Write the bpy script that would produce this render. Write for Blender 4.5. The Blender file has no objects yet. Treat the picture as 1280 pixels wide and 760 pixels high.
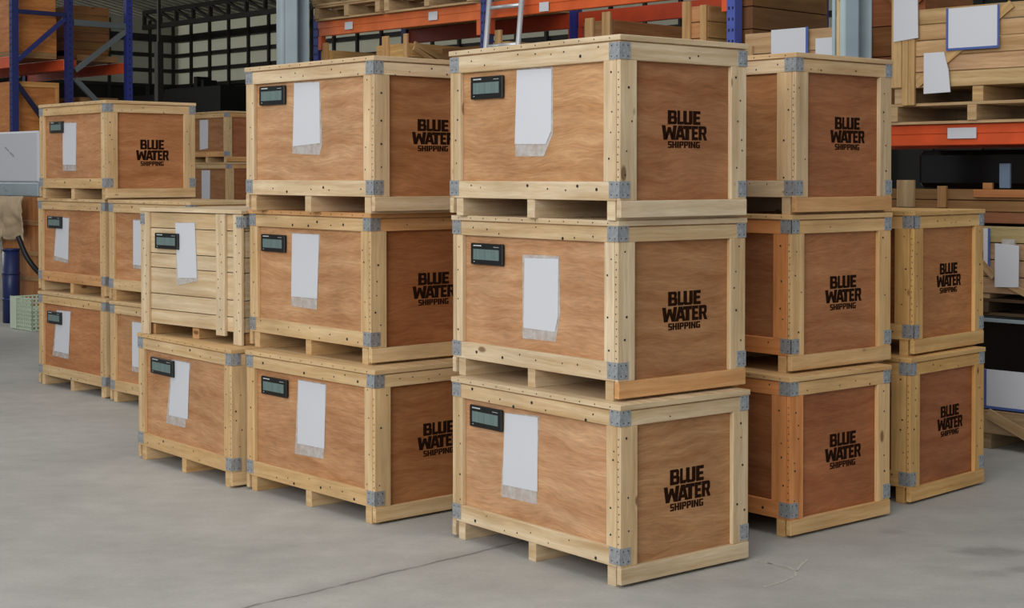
import bpy, bmesh, math, random
from mathutils import Vector, Matrix
C = bpy.context.scene.collection
S = bpy.context.scene
random.seed(7)
# ------------------------------------------------------------------ camera
cam = bpy.data.cameras.new('camera'); camo = bpy.data.objects.new('camera', cam); C.objects.link(camo)
cam.sensor_fit = 'HORIZONTAL'; cam.sensor_width = 36.0; cam.lens = 54.34
cam.shift_x = 0.0; cam.shift_y = -0.0995; cam.clip_end = 300
camo.location = (0, 0, 1.6); camo.rotation_euler = (math.pi/2 - 0.0179, 0, 0)
S.camera = camo
# ------------------------------------------------------------------ light
wd = bpy.data.worlds.new('world'); S.world = wd; wd.use_nodes = True
bgn = wd.node_tree.nodes['Background']; bgn.inputs[0].default_value = (0.93, 0.97, 1.0, 1); bgn.inputs[1].default_value = 0.30
def area(name, loc, target, sx, sy, power, col=(1, 1, 1)):
    l = bpy.data.lights.new(name, 'AREA'); l.shape = 'RECTANGLE'; l.size = sx; l.size_y = sy; l.energy = power; l.color = col
    o = bpy.data.objects.new(name, l); C.objects.link(o); o.location = loc
    o.rotation_euler = (Vector(target) - Vector(loc)).to_track_quat('-Z', 'Y').to_euler(); return o
area('daylight_open_side', (-5.5, -4.0, 5.2), (-0.3, 8.0, 0.6), 10, 5.5, 1150, (1.0, 0.995, 0.985))
area('overhead_fill', (-2.0, 5.0, 9.5), (-0.5, 7.5, 0), 13, 8, 430, (1.0, 1.0, 0.99))  # unseen soft fill added overhead; no skylight is built there
area('daylight_behind_far_wall', (4.0, 52.0, 14.0), (-4.0, 40.0, 5.5), 30, 10, 5600, (1.0, 0.99, 0.94))
area('daylight_behind_left_wall', (-25.0, 38.0, 13.0), (-14.0, 40.0, 5.5), 22, 10, 3800, (1.0, 0.99, 0.94))
S.view_settings.view_transform = 'Standard'; S.view_settings.look = 'None'
S.view_settings.gamma = 1.0; S.view_settings.use_curve_mapping = False
S.view_settings.exposure = -0.07

# ------------------------------------------------------------------ materials
def lin(c):
    return tuple((x/255/12.92 if x/255 <= 0.04045 else ((x/255+0.055)/1.055)**2.4) for x in c) + (1.0,)
def newmat(name):
    m = bpy.data.materials.new(name); m.use_nodes = True
    nt = m.node_tree; b = nt.nodes['Principled BSDF']; return m, nt, b
def N(nt, t, **k):
    n = nt.nodes.new(t)
    for a, v in k.items(): setattr(n, a, v)
    return n
def plain(name, col, rough=0.6, metal=0.0, noise=0.0, nscale=8.0, tint=False):
    m, nt, b = newmat(name); L = nt.links
    b.inputs['Roughness'].default_value = rough; b.inputs['Metallic'].default_value = metal
    c = N(nt, 'ShaderNodeRGB'); c.outputs[0].default_value = lin(col); out = c.outputs[0]
    if noise:
        tc = N(nt, 'ShaderNodeTexCoord'); nz = N(nt, 'ShaderNodeTexNoise'); nz.inputs['Scale'].default_value = nscale; nz.inputs['Detail'].default_value = 6
        L.new(tc.outputs['Object'], nz.inputs['Vector'])
        mr = N(nt, 'ShaderNodeMapRange'); mr.inputs[1].default_value = 0.3; mr.inputs[2].default_value = 0.7; mr.inputs[3].default_value = 1-noise; mr.inputs[4].default_value = 1+noise*0.5
        L.new(nz.outputs[0], mr.inputs[0])
        mx = N(nt, 'ShaderNodeMixRGB', blend_type='MULTIPLY'); mx.inputs[0].default_value = 1
        L.new(out, mx.inputs[1]); L.new(mr.outputs[0], mx.inputs[2]); out = mx.outputs[0]
    if tint:
        oi = N(nt, 'ShaderNodeObjectInfo'); mx = N(nt, 'ShaderNodeMixRGB', blend_type='MULTIPLY'); mx.inputs[0].default_value = 1
        L.new(out, mx.inputs[1]); L.new(oi.outputs['Color'], mx.inputs[2]); out = mx.outputs[0]
    L.new(out, b.inputs['Base Color']); return m
def wood(name, c1, c2, ck, rough=0.62, fig=(1.3, 26), knots=True, wave=False):
    """grain along UV.x (metres); the object's colour tints it, a random per object shifts it"""
    m, nt, b = newmat(name); L = nt.links
    uv = N(nt, 'ShaderNodeUVMap'); oi = N(nt, 'ShaderNodeObjectInfo')
    rv = N(nt, 'ShaderNodeVectorMath', operation='SCALE'); rv.inputs[0].default_value = (37.0, 19.0, 0); L.new(oi.outputs['Random'], rv.inputs['Scale'])
    ad = N(nt, 'ShaderNodeVectorMath', operation='ADD'); L.new(uv.outputs[0], ad.inputs[0]); L.new(rv.outputs[0], ad.inputs[1])
    # slow warp of the grain
    wn = N(nt, 'ShaderNodeTexNoise'); wn.inputs['Scale'].default_value = 1.0; wn.inputs['Detail'].default_value = 3
    ws = N(nt, 'ShaderNodeMapping'); ws.inputs['Scale'].default_value = (2.2, 4.5, 1) if wave else (3, 3, 1); L.new(ad.outputs[0], ws.inputs['Vector']); L.new(ws.outputs[0], wn.inputs['Vector'])
    wv = N(nt, 'ShaderNodeVectorMath', operation='MULTIPLY_ADD'); L.new(wn.outputs['Color'], wv.inputs[0]); wv.inputs[1].default_value = (0.0, 0.13 if wave else 0.035, 0); L.new(ad.outputs[0], wv.inputs[2])
    mp = N(nt, 'ShaderNodeMapping'); mp.inputs['Scale'].default_value = (fig[0], fig[1], 1); L.new(wv.outputs[0], mp.inputs['Vector'])
    nz = N(nt, 'ShaderNodeTexNoise'); nz.inputs['Scale'].default_value = 1.0; nz.inputs['Detail'].default_value = 7; nz.inputs['Roughness'].default_value = 0.62
    L.new(mp.outputs[0], nz.inputs['Vector'])
    mr = N(nt, 'ShaderNodeMapRange'); mr.inputs[1].default_value = 0.32; mr.inputs[2].default_value = 0.68; L.new(nz.outputs[0], mr.inputs[0])
    mx = N(nt, 'ShaderNodeMixRGB'); mx.inputs[1].default_value = lin(c2); mx.inputs[2].default_value = lin(c1); L.new(mr.outputs[0], mx.inputs[0]); out = mx.outputs[0]
    # fine short grain flecks
    fm = N(nt, 'ShaderNodeMapping'); fm.inputs['Scale'].default_value = (14, 130, 1); L.new(wv.outputs[0], fm.inputs['Vector'])
    fz = N(nt, 'ShaderNodeTexNoise'); fz.inputs['Scale'].default_value = 1.0; fz.inputs['Detail'].default_value = 3; L.new(fm.outputs[0], fz.inputs['Vector'])
    fr = N(nt, 'ShaderNodeMapRange'); fr.inputs[1].default_value = 0.3; fr.inputs[2].default_value = 0.7; fr.inputs[3].default_value = 0.8 if wave else 0.93; fr.inputs[4].default_value = 1.1 if wave else 1.04; L.new(fz.outputs[0], fr.inputs[0])
    m0 = N(nt, 'ShaderNodeMixRGB', blend_type='MULTIPLY'); m0.inputs[0].default_value = 1; L.new(out, m0.inputs[1]); L.new(fr.outputs[0], m0.inputs[2]); out = m0.outputs[0]
    # broad patches
    pz = N(nt, 'ShaderNodeTexNoise'); pz.inputs['Scale'].default_value = 2.2; pz.inputs['Detail'].default_value = 3; L.new(ad.outputs[0], pz.inputs['Vector'])
    pr = N(nt, 'ShaderNodeMapRange'); pr.inputs[1].default_value = 0.3; pr.inputs[2].default_value = 0.7; pr.inputs[3].default_value = 0.84; pr.inputs[4].default_value = 1.1; L.new(pz.outputs[0], pr.inputs[0])
    m2 = N(nt, 'ShaderNodeMixRGB', blend_type='MULTIPLY'); m2.inputs[0].default_value = 1; L.new(out, m2.inputs[1]); L.new(pr.outputs[0], m2.inputs[2]); out = m2.outputs[0]
    if knots:
        vm = N(nt, 'ShaderNodeMapping'); vm.inputs['Scale'].default_value = (3.2, 7.0, 1); L.new(ad.outputs[0], vm.inputs['Vector'])
        vo = N(nt, 'ShaderNodeTexVoronoi'); vo.inputs['Scale'].default_value = 1.0; L.new(vm.outputs[0], vo.inputs['Vector'])
        sep = N(nt, 'ShaderNodeSeparateColor'); L.new(vo.outputs['Color'], sep.inputs[0])
        th = N(nt, 'ShaderNodeMath', operation='MULTIPLY'); th.inputs[1].default_value = 0.125; L.new(sep.outputs[0], th.inputs[0])
        gt = N(nt, 'ShaderNodeMath', operation='SUBTRACT'); L.new(th.outputs[0], gt.inputs[0]); L.new(vo.outputs['Distance'], gt.inputs[1])
        kr = N(nt, 'ShaderNodeMapRange'); kr.inputs[1].default_value = 0.0; kr.inputs[2].default_value = 0.04; kr.inputs[4].default_value = 0.8; L.new(gt.outputs[0], kr.inputs[0])
        m3 = N(nt, 'ShaderNodeMixRGB'); L.new(kr.outputs[0], m3.inputs[0]); L.new(out, m3.inputs[1]); m3.inputs[2].default_value = lin(ck); out = m3.outputs[0]
    mt = N(nt, 'ShaderNodeMixRGB', blend_type='MULTIPLY'); mt.inputs[0].default_value = 1; L.new(out, mt.inputs[1]); L.new(oi.outputs['Color'], mt.inputs[2])
    L.new(mt.outputs[0], b.inputs['Base Color']); b.inputs['Roughness'].default_value = rough
    b.inputs['Specular IOR Level'].default_value = 0.3
    bp = N(nt, 'ShaderNodeBump'); bp.inputs['Strength'].default_value = 0.12; bp.inputs['Distance'].default_value = 0.002; L.new(nz.outputs[0], bp.inputs['Height']); L.new(bp.outputs[0], b.inputs['Normal'])
    return m
M = {}
M['pine'] = wood('pine_board', (224, 208, 181), (190, 162, 124), (104, 68, 40))
M['ply'] = wood('plywood_face', (206, 170, 136), (174, 129, 92), (120, 72, 42), fig=(2.2, 17), knots=False, wave=True, rough=0.5)
M['old'] = wood('weathered_plank', (196, 172, 136), (158, 128, 92), (86, 60, 40), rough=0.75)
M['galv'] = plain('galvanised_steel', (176, 180, 184), 0.42, 0.55, noise=0.28, nscale=60)
M['nail'] = plain('nail_head_steel', (52, 44, 38), 0.55, 0.4)
M['black'] = plain('black_plastic', (8, 9, 11), 0.5)
M['mark'] = plain('white_print', (196, 202, 200), 0.6)
M['ink'] = plain('dark_brown_stencil_ink', (42, 23, 12), 0.95, noise=0.3, nscale=90); M['ink'].node_tree.nodes['Principled BSDF'].inputs['Specular IOR Level'].default_value = 0.05
M['paper'] = plain('white_paper', (204, 206, 212), 0.6)
M['blue'] = plain('blue_rack_paint', (34, 44, 116), 0.45, noise=0.15, nscale=10, tint=True)
M['hole'] = plain('rack_slot_dark', (12, 12, 18), 0.8)
M['orange'] = plain('orange_beam_paint', (218, 96, 46), 0.42, noise=0.18, nscale=6, tint=True)
M['steel'] = plain('dark_steel', (44, 42, 38), 0.6, noise=0.2, nscale=3, tint=True)
M['grey'] = plain('grey_column_paint', (160, 174, 180), 0.5, noise=0.1, nscale=4, tint=True)
M['alu'] = plain('aluminium_tube', (196, 198, 200), 0.35, 0.5)
M['film'] = plain('black_film_and_void', (14, 14, 17), 0.22)
M['trim_blue'] = plain('blue_edge_tape', (70, 92, 156), 0.5)
M['cloth'] = plain('beige_cloth', (186, 164, 134), 0.85, noise=0.2, nscale=9)
M['drum'] = plain('blue_drum_plastic', (26, 40, 88), 0.4)
M['net'] = plain('pale_green_mesh_plastic', (196, 208, 186), 0.6)
M['chalk'] = plain('chalk_line', (190, 187, 174), 0.9, noise=0.3, nscale=70)
# translucent document sleeve
m, nt, b = newmat('clear_plastic_sleeve'); b.inputs['Base Color'].default_value = lin((214, 210, 206)); b.inputs['Roughness'].default_value = 0.28; b.inputs['Alpha'].default_value = 0.4
tcs = N(nt, 'ShaderNodeTexCoord'); ns = N(nt, 'ShaderNodeTexNoise'); ns.inputs['Scale'].default_value = 22; ns.inputs['Detail'].default_value = 4; nt.links.new(tcs.outputs['Object'], ns.inputs['Vector'])
mrs = N(nt, 'ShaderNodeMapRange'); mrs.inputs[1].default_value = 0.35; mrs.inputs[2].default_value = 0.7; mrs.inputs[3].default_value = 0.3; mrs.inputs[4].default_value = 0.7; nt.links.new(ns.outputs[0], mrs.inputs[0]); nt.links.new(mrs.outputs[0], b.inputs['Alpha'])
bps = N(nt, 'ShaderNodeBump'); bps.inputs['Strength'].default_value = 0.5; bps.inputs['Distance'].default_value = 0.01; nt.links.new(ns.outputs[0], bps.inputs['Height']); nt.links.new(bps.outputs[0], b.inputs['Normal']); M['sleeve'] = m
# LCD with faint vertical bars
m, nt, b = newmat('lcd_panel'); uv = N(nt, 'ShaderNodeUVMap'); wv = N(nt, 'ShaderNodeTexNoise'); wv.noise_dimensions = '1D'; wv.inputs['Scale'].default_value = 60; wv.inputs['Detail'].default_value = 1
sx = N(nt, 'ShaderNodeSeparateXYZ'); nt.links.new(uv.outputs[0], sx.inputs[0]); nt.links.new(sx.outputs[0], wv.inputs['W'])
mx = N(nt, 'ShaderNodeMixRGB'); mx.inputs[1].default_value = lin((78, 95, 93)); mx.inputs[2].default_value = lin((116, 137, 133)); nt.links.new(wv.outputs[0], mx.inputs[0])
nt.links.new(mx.outputs[0], b.inputs['Base Color']); b.inputs['Roughness'].default_value = 0.35; M['lcd'] = m
# translucent wall / roof sheet, daylight comes through from outside
def sheet(name, col, t):
    m, nt, b = newmat(name); L = nt.links; out = nt.nodes['Material Output']
    d = N(nt, 'ShaderNodeBsdfDiffuse'); d.inputs[0].default_value = lin(col); tr = N(nt, 'ShaderNodeBsdfTranslucent'); tr.inputs[0].default_value = lin(col)
    ms = N(nt, 'ShaderNodeMixShader'); ms.inputs[0].default_value = t; L.new(d.outputs[0], ms.inputs[1]); L.new(tr.outputs[0], ms.inputs[2]); L.new(ms.outputs[0], out.inputs[0]); nt.nodes.remove(b); return m
M['sheet'] = sheet('translucent_wall_sheet', (196, 196, 186), 0.6)
M['roof'] = sheet('ribbed_roof_sheet', (180, 178, 168), 0.5)
# concrete floor with crack, stains, dust
m, nt, b = newmat('concrete_floor'); L = nt.links
tc = N(nt, 'ShaderNodeNewGeometry'); P = tc.outputs['Position']
def noise(scale, det=6, rough=0.55, vec=None):
    n = N(nt, 'ShaderNodeTexNoise'); n.inputs['Scale'].default_value = scale; n.inputs['Detail'].default_value = det; n.inputs['Roughness'].default_value = rough; L.new(vec or P, n.inputs['Vector']); return n
def rng(v, a, b_, c, d, cl=True):
    r = N(nt, 'ShaderNodeMapRange'); r.clamp = cl
    for i, x in enumerate((a, b_, c, d)): r.inputs[i+1].default_value = x
    L.new(v, r.inputs[0]); return r.outputs[0]
def mul(a, bb, fac=1.0):
    x = N(nt, 'ShaderNodeMixRGB', blend_type='MULTIPLY'); x.inputs[0].default_value = fac; L.new(a, x.inputs[1]); L.new(bb, x.inputs[2]); return x.outputs[0]
base = N(nt, 'ShaderNodeRGB'); base.outputs[0].default_value = lin((174, 172, 166)); col = base.outputs[0]
col = mul(col, rng(noise(0.7, 5).outputs[0], 0.3, 0.7, 0.82, 1.1))
mpf = N(nt, 'ShaderNodeMapping'); mpf.inputs['Scale'].default_value = (1.6, 3.6, 1); mpf.inputs['Rotation'].default_value = (0, 0, 0.5); L.new(P, mpf.inputs['Vector'])
col = mul(col, rng(noise(2.0, 7, 0.6, mpf.outputs[0]).outputs[0], 0.3, 0.7, 0.93, 1.04))
col = mul(col, rng(noise(6, 8, 0.65).outputs[0], 0.3, 0.7, 0.9, 1.06))
col = mul(col, rng(noise(60, 3).outputs[0], 0.35, 0.65, 0.95, 1.03))
def segdist(p0, p1, wob=0.04):
    dv = (Vector(p1) - Vector(p0)); ln = dv.length; dv.normalize()
    w = noise(5.0, 3); wm = N(nt, 'ShaderNodeVectorMath', operation='MULTIPLY_ADD'); L.new(w.outputs['Color'], wm.inputs[0]); wm.inputs[1].default_value = (wob, wob, 0); L.new(P, wm.inputs[2])
    sb = N(nt, 'ShaderNodeVectorMath', operation='SUBTRACT'); L.new(wm.outputs[0], sb.inputs[0]); sb.inputs[1].default_value = (p0[0]+wob/2, p0[1]+wob/2, 0)
    dt = N(nt, 'ShaderNodeVectorMath', operation='DOT_PRODUCT'); L.new(sb.outputs[0], dt.inputs[0]); dt.inputs[1].default_value = (-dv.y, dv.x, 0)
    ab = N(nt, 'ShaderNodeMath', operation='ABSOLUTE'); L.new(dt.outputs['Value'], ab.inputs[0]); return ab.outputs[0]
crk = segdist((-0.95, 5.71), (0.0, 6.67))
cf = rng(crk, 0.004, 0.012, 0.62, 0.0); halo = rng(crk, 0.0, 0.09, 0.86, 1.0)
brk = rng(noise(9, 4).outputs[0], 0.36, 0.5, 0.25, 1.0)
cm = N(nt, 'ShaderNodeMath', operation='MULTIPLY'); L.new(cf, cm.inputs[0]); L.new(brk, cm.inputs[1])
col = mul(col, halo)
mx = N(nt, 'ShaderNodeMixRGB'); L.new(cm.outputs[0], mx.inputs[0]); L.new(col, mx.inputs[1]); mx.inputs[2].default_value = lin((70, 68, 66)); col = mx.outputs[0]
def stain(c, rx, ry, k):
    w = noise(7, 4); wm = N(nt, 'ShaderNodeVectorMath', operation='MULTIPLY_ADD'); L.new(w.outputs['Color'], wm.inputs[0]); wm.inputs[1].default_value = (0.12, 0.12, 0); L.new(P, wm.inputs[2])
    sb = N(nt, 'ShaderNodeVectorMath', operation='SUBTRACT'); L.new(wm.outputs[0], sb.inputs[0]); sb.inputs[1].default_value = (c[0]+0.06, c[1]+0.06, 0)
    mp = N(nt, 'ShaderNodeVectorMath', operation='MULTIPLY'); L.new(sb.outputs[0], mp.inputs[0]); mp.inputs[1].default_value = (1/rx, 1/ry, 0)
    le = N(nt, 'ShaderNodeVectorMath', operation='LENGTH'); L.new(mp.outputs[0], le.inputs[0]); return rng(le.outputs['Value'], 0.55, 1.25, k, 1.0)
for a in (((2.03, 6.53), 0.16, 0.09, 0.7), ((2.12, 6.22), 0.12, 0.07, 0.74), ((1.92, 6.16), 0.1, 0.05, 0.86), ((1.7, 6.9), 0.06, 0.05, 0.85), ((-5.4, 14.4), 1.3, 1.2, 0.75)): col = mul(col, stain(*a))
L.new(col, b.inputs['Base Color']); b.inputs['Roughness'].default_value = 0.62
bp = N(nt, 'ShaderNodeBump'); bp.inputs['Strength'].default_value = 0.15; bp.inputs['Distance'].default_value = 0.004; L.new(noise(25, 6).outputs[0], bp.inputs['Height']); L.new(bp.outputs[0], b.inputs['Normal'])
b.inputs['Specular IOR Level'].default_value = 0.35; M['floor'] = m

# ------------------------------------------------------------------ helpers
def tag(o, label, cat, group=None, kind=None):
    if label: o['label'] = label
    if cat: o['category'] = cat
    if group: o['group'] = group
    if kind: o['kind'] = kind
    return o
def empty(name, loc, rz=0.0, label=None, cat=None, group=None):
    o = bpy.data.objects.new(name, None); C.objects.link(o); o.location = loc; o.rotation_euler = (0, 0, rz); o.empty_display_size = 0.1
    return tag(o, label, cat, group)
cache = {}
def box_mesh(sx, sy, sz, bev=0.0018):
    k = ('b', round(sx, 4), round(sy, 4), round(sz, 4), bev)
    if k in cache: return cache[k]
    bm = bmesh.new(); bmesh.ops.create_cube(bm, size=1.0)
    bmesh.ops.scale(bm, vec=(sx, sy, sz), verts=bm.verts)
    if bev: bmesh.ops.bevel(bm, geom=bm.edges[:], offset=min(bev, sx*0.3, sy*0.3, sz*0.3), segments=1, affect='EDGES', profile=0.5)
    uvmap(bm, (sx, sy, sz)); me = bpy.data.meshes.new('board'); bm.to_mesh(me); bm.free(); cache[k] = me; return me
def uvmap(bm, size):
    la = max(range(3), key=lambda i: size[i]); uvl = bm.loops.layers.uv.verify()
    for f in bm.faces:
        n = f.normal; na = max(range(3), key=lambda i: abs(n[i]))
        others = [i for i in range(3) if i != na]
        if la in others: ua = la; va = [i for i in others if i != la][0]
        else: ua, va = others
        for l in f.loops: c = l.vert.co; l[uvl].uv = (c[ua], c[va] + 0.31*na)
def ob(name, me, mat, parent=None, loc=(0, 0, 0), rot=(0, 0, 0), tint=None):
    o = bpy.data.objects.new(name, me); C.objects.link(o)
    if mat is not None and not me.materials: me.materials.append(mat)
    if mat is not None and me.materials[0] != mat: o.material_slots[0].link = 'OBJECT'; o.material_slots[0].material = mat
    o.location = loc; o.rotation_euler = rot
    if parent: o.parent = parent
    if tint: o.color = (*tint, 1)
    return o
def bx(name, a, b, mat, parent=None, tint=None, bev=0.0018):
    """box from corner a to corner b in parent space"""
    s = [abs(b[i]-a[i]) for i in range(3)]; c = [(a[i]+b[i])/2 for i in range(3)]
    return ob(name, box_mesh(*s, bev), M[mat], parent, c, tint=tint)
def bar(name, p, q, w, t, mat, parent=None, tint=None, up=(0, 1, 0)):
    """bar from p to q, width w (in the plane across up) and thickness t along up"""
    p, q = Vector(p), Vector(q); d = q-p; ln = d.length; x = d.normalized(); y = Vector(up); y = (y - x*y.dot(x)).normalized(); z = x.cross(y)
    o = ob(name, box_mesh(ln, t, w), M[mat], parent, (p+q)/2, tint=tint)
    o.rotation_euler = Matrix((x, y, z)).transposed().to_euler(); return o
def tube_mesh(r, h, seg=16):
    k = ('t', r, h, seg)
    if k in cache: return cache[k]
    bm = bmesh.new(); bmesh.ops.create_cone(bm, segments=seg, radius1=r, radius2=r, depth=h, cap_ends=True); bm.normal_update(); uvmap(bm, (r, r, h))
    me = bpy.data.meshes.new('tube'); bm.to_mesh(me); bm.free()
    for p in me.polygons: p.use_smooth = len(p.vertices) == 4
    cache[k] = me; return me
def pipe(name, p, q, r, mat, parent=None, tint=None, seg=16):
    p, q = Vector(p), Vector(q); d = q-p
    o = ob(name, tube_mesh(r, round(d.length, 4), seg), M[mat], parent, (p+q)/2, tint=tint); o.rotation_euler = d.to_track_quat('Z', 'Y').to_euler(); return o
def prism(pts, t):
    """thin slab from polygon (x,z) between y=-t and y=0, with UV"""
    bm = bmesh.new(); a = [bm.verts.new((x, -t, z)) for x, z in pts]; c = [bm.verts.new((x, 0, z)) for x, z in pts]; n = len(pts)
    bm.faces.new(a); bm.faces.new(c[::-1])
    for i in range(n): bm.faces.new((a[i], c[i], c[(i+1) % n], a[(i+1) % n]))
    bmesh.ops.recalc_face_normals(bm, faces=bm.faces[:]); uvmap(bm, (1, 0.01, 0.5)); me = bpy.data.meshes.new('slab'); bm.to_mesh(me); bm.free(); return me

# ------------------------------------------------------------------ the setting
YAW = -0.801                                   # the rack's front runs along its local x
RR = Vector((0.69602, -0.71802, 0)); NN = Vector((0.71802, 0.69602, 0)); T1 = Vector((-0.247, 12.25, 0))
def rk(s, w=0.0, z=0.0): return T1 + RR*s + NN*w + Vector((0, 0, z))
fl = bx('floor', (-40, -14, -0.2), (45, 70, 0.0), 'floor', bev=0); fl['kind'] = 'structure'
fl.location.z = -0.1
# far corner of the hall: louvred translucent sheeting between dark posts and girts
corner = Vector((-9.76, 45.0, 0))
def far_wall(name, ang, length, sgn, post0, step):
    root = empty(name, corner, ang); root['kind'] = 'structure'
    X = lambda v: sgn*v
    bx('base_panel', (X(-0.4), 0.0, 0.0), (X(length), 0.3, 4.12), 'steel', root, (0.7, 0.7, 0.7), 0)
    bx('translucent_sheet', (X(-0.4), 0.16, 4.12), (X(length), 0.2, 6.1), 'sheet', root, bev=0)
    z = 4.1
    while z < 5.3:
        bx('girt', (X(0), -0.08, z), (X(length), 0.15, z+0.1), 'steel', root, bev=0); z += 0.44
    bx('eaves_band', (X(0), -0.08, 5.42), (X(length), 0.15, 5.62), 'steel', root, bev=0)
    x = post0
    while x < length:
        bx('post', (X(x), -0.16, 0), (X(x+0.07), -0.082, 6.0), 'steel', root, bev=0); x += step
    return root
far_wall('wall_back', YAW, 34, 1, 0.0, 0.95)
far_wall('wall_left', YAW + math.pi/2, 22, -1, 0.9, 1.3)
# roof strip over the far wall, with ribs, and the lattice truss below it
rf = empty('ceiling', corner, YAW); rf['kind'] = 'structure'
a = math.radians(11); zr = 6.12
ro = bx('roof_sheet', (-14, -14, -0.02), (34, 0.2, 0.02), 'roof', rf, bev=0); ro.location = (10, -6.8, zr + 6.9*math.tan(a)); ro.rotation_euler = (-a, 0, 0)
rb = bmesh.new()
for i in range(130):
    r = bmesh.ops.create_cube(rb, size=1.0)['verts']; bmesh.ops.scale(rb, vec=(0.08, 14.2, 0.05), verts=r); bmesh.ops.translate(rb, vec=(-24+i*0.36, 0, -0.045), verts=r)
me = bpy.data.meshes.new('ribs'); rb.to_mesh(me); rb.free(); ri = ob('rib', me, M['roof'], rf, (10, -6.8, zr + 6.9*math.tan(a)), (-a, 0, 0)); ri['kind'] = 'stuff'
def truss(y, z0, z1, x0, x1, st, w=0.1):
    bx('truss_chord', (x0, y-0.06, z0), (x1, y+0.06, z0+0.13), 'steel', rf, bev=0); bx('truss_chord', (x0, y-0.05, z1), (x1, y+0.05, z1+0.1), 'steel', rf, bev=0)
    x = x0
    while x < x1-st/2:
        bx('truss_web', (x, y-0.05, z0), (x+w, y+0.05, z1), 'steel', rf, bev=0)
        bar('truss_web', (x+w, y, z1), (x+st, y, z0+0.1), w*0.9, 0.08, 'steel', rf); x += st
truss(-1.3, 5.68, 6.12, 0.4, 26, 0.84, 0.07)
bx('purlin', (-8, -4.2, 6.72), (26, -4.05, 6.86), 'steel', rf, bev=0)
# dark columns in front of the far corner
cl = empty('trim_1', (-7.07, 31.0, 0), YAW); cl['kind'] = 'structure'
bx('column_shaft', (-0.065, -0.065, 0), (0.065, 0.065, 4.25), 'steel', cl, bev=0); bx('column_head', (-0.03, -0.03, 4.25), (0.03, 0.03, 7.0), 'steel', cl, bev=0)
for nm, px, d, w, h in (('a', -0.2003, 40, 0.16, 4.12), ('b', -0.2314, 42, 0.2, 4.02)):
    p = empty('machine', (px*d, d, 0), YAW, 'dark machine silhouette with a tall stack by the far wall' if nm == 'a' else 'dark low machine block left of the tall-stacked machine', 'machine')
    bx('housing', (-1.0, -0.5, 0), (1.6, 0.5, h-0.3), 'steel', p, (0.25, 0.25, 0.25)); bx('stack', (-w/2, -0.2, h-0.299), (w/2, 0.2, h), 'steel', p, (0.25, 0.25, 0.25)); bx('vent_box', (w*1.6, -0.2, h-0.299), (w*2.4, 0.2, h-0.1), 'steel', p, (0.25, 0.25, 0.25))

# ------------------------------------------------------------------ shipping crates
W, D, H = 1.094, 0.716, 0.7098
hw, hd = W/2, D/2
pines = [(1.0, 0.98, 0.93), (0.97, 0.93, 0.86), (1.02, 1.0, 0.96), (0.95, 0.86, 0.72), (1.0, 0.95, 0.86)]
ORG = (0.98, 0.66, 0.4)
def plate_mesh(k, la, lb, h):
    """folded corner plate; legs along -x*sx and +y*sy from the crate's edge"""
    kk = ('plate', k, la, lb, h)
    if kk in cache: return cache[kk]
    sx, sy = k; bm = bmesh.new(); t = 0.0025
    def cube(a, b, mi):
        r = bmesh.ops.create_cube(bm, size=1.0)['verts']
        bmesh.ops.scale(bm, vec=[abs(b[i]-a[i]) for i in range(3)], verts=r); bmesh.ops.translate(bm, vec=[(a[i]+b[i])/2 for i in range(3)], verts=r)
        for f in {f for v in r for f in v.link_faces}: f.material_index = mi
    cube((sx*t, sy*t, 0), (-sx*la, 0, h), 0); cube((sx*t, sy*t, 0), (0, -sy*lb, h), 0)
    for u in (0.25, 0.75):
        for v in (0.18, 0.82):
            for leg in (0, 1):
                q = la if leg == 0 else lb; e = 0.0022
                if leg == 0: cube((-sx*(u*q-e), sy*t, v*h-e), (-sx*(u*q+e), sy*(t+0.0012), v*h+e), 1)
                else: cube((sx*t, -sy*(u*q-e), v*h-e), (sx*(t+0.0012), -sy*(u*q+e), v*h+e), 1)
    cube((sx*t, -sy*(0.5*lb-0.008), 0.5*h-0.008), (sx*(t+0.0015), -sy*(0.5*lb+0.008), 0.5*h+0.008), 0)
    uvmap(bm, (la, lb, h)); me = bpy.data.meshes.new('corner_plate'); bm.to_mesh(me); bm.free(); me.materials.append(M['galv']); me.materials.append(M['nail']); cache[kk] = me; return me
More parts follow.
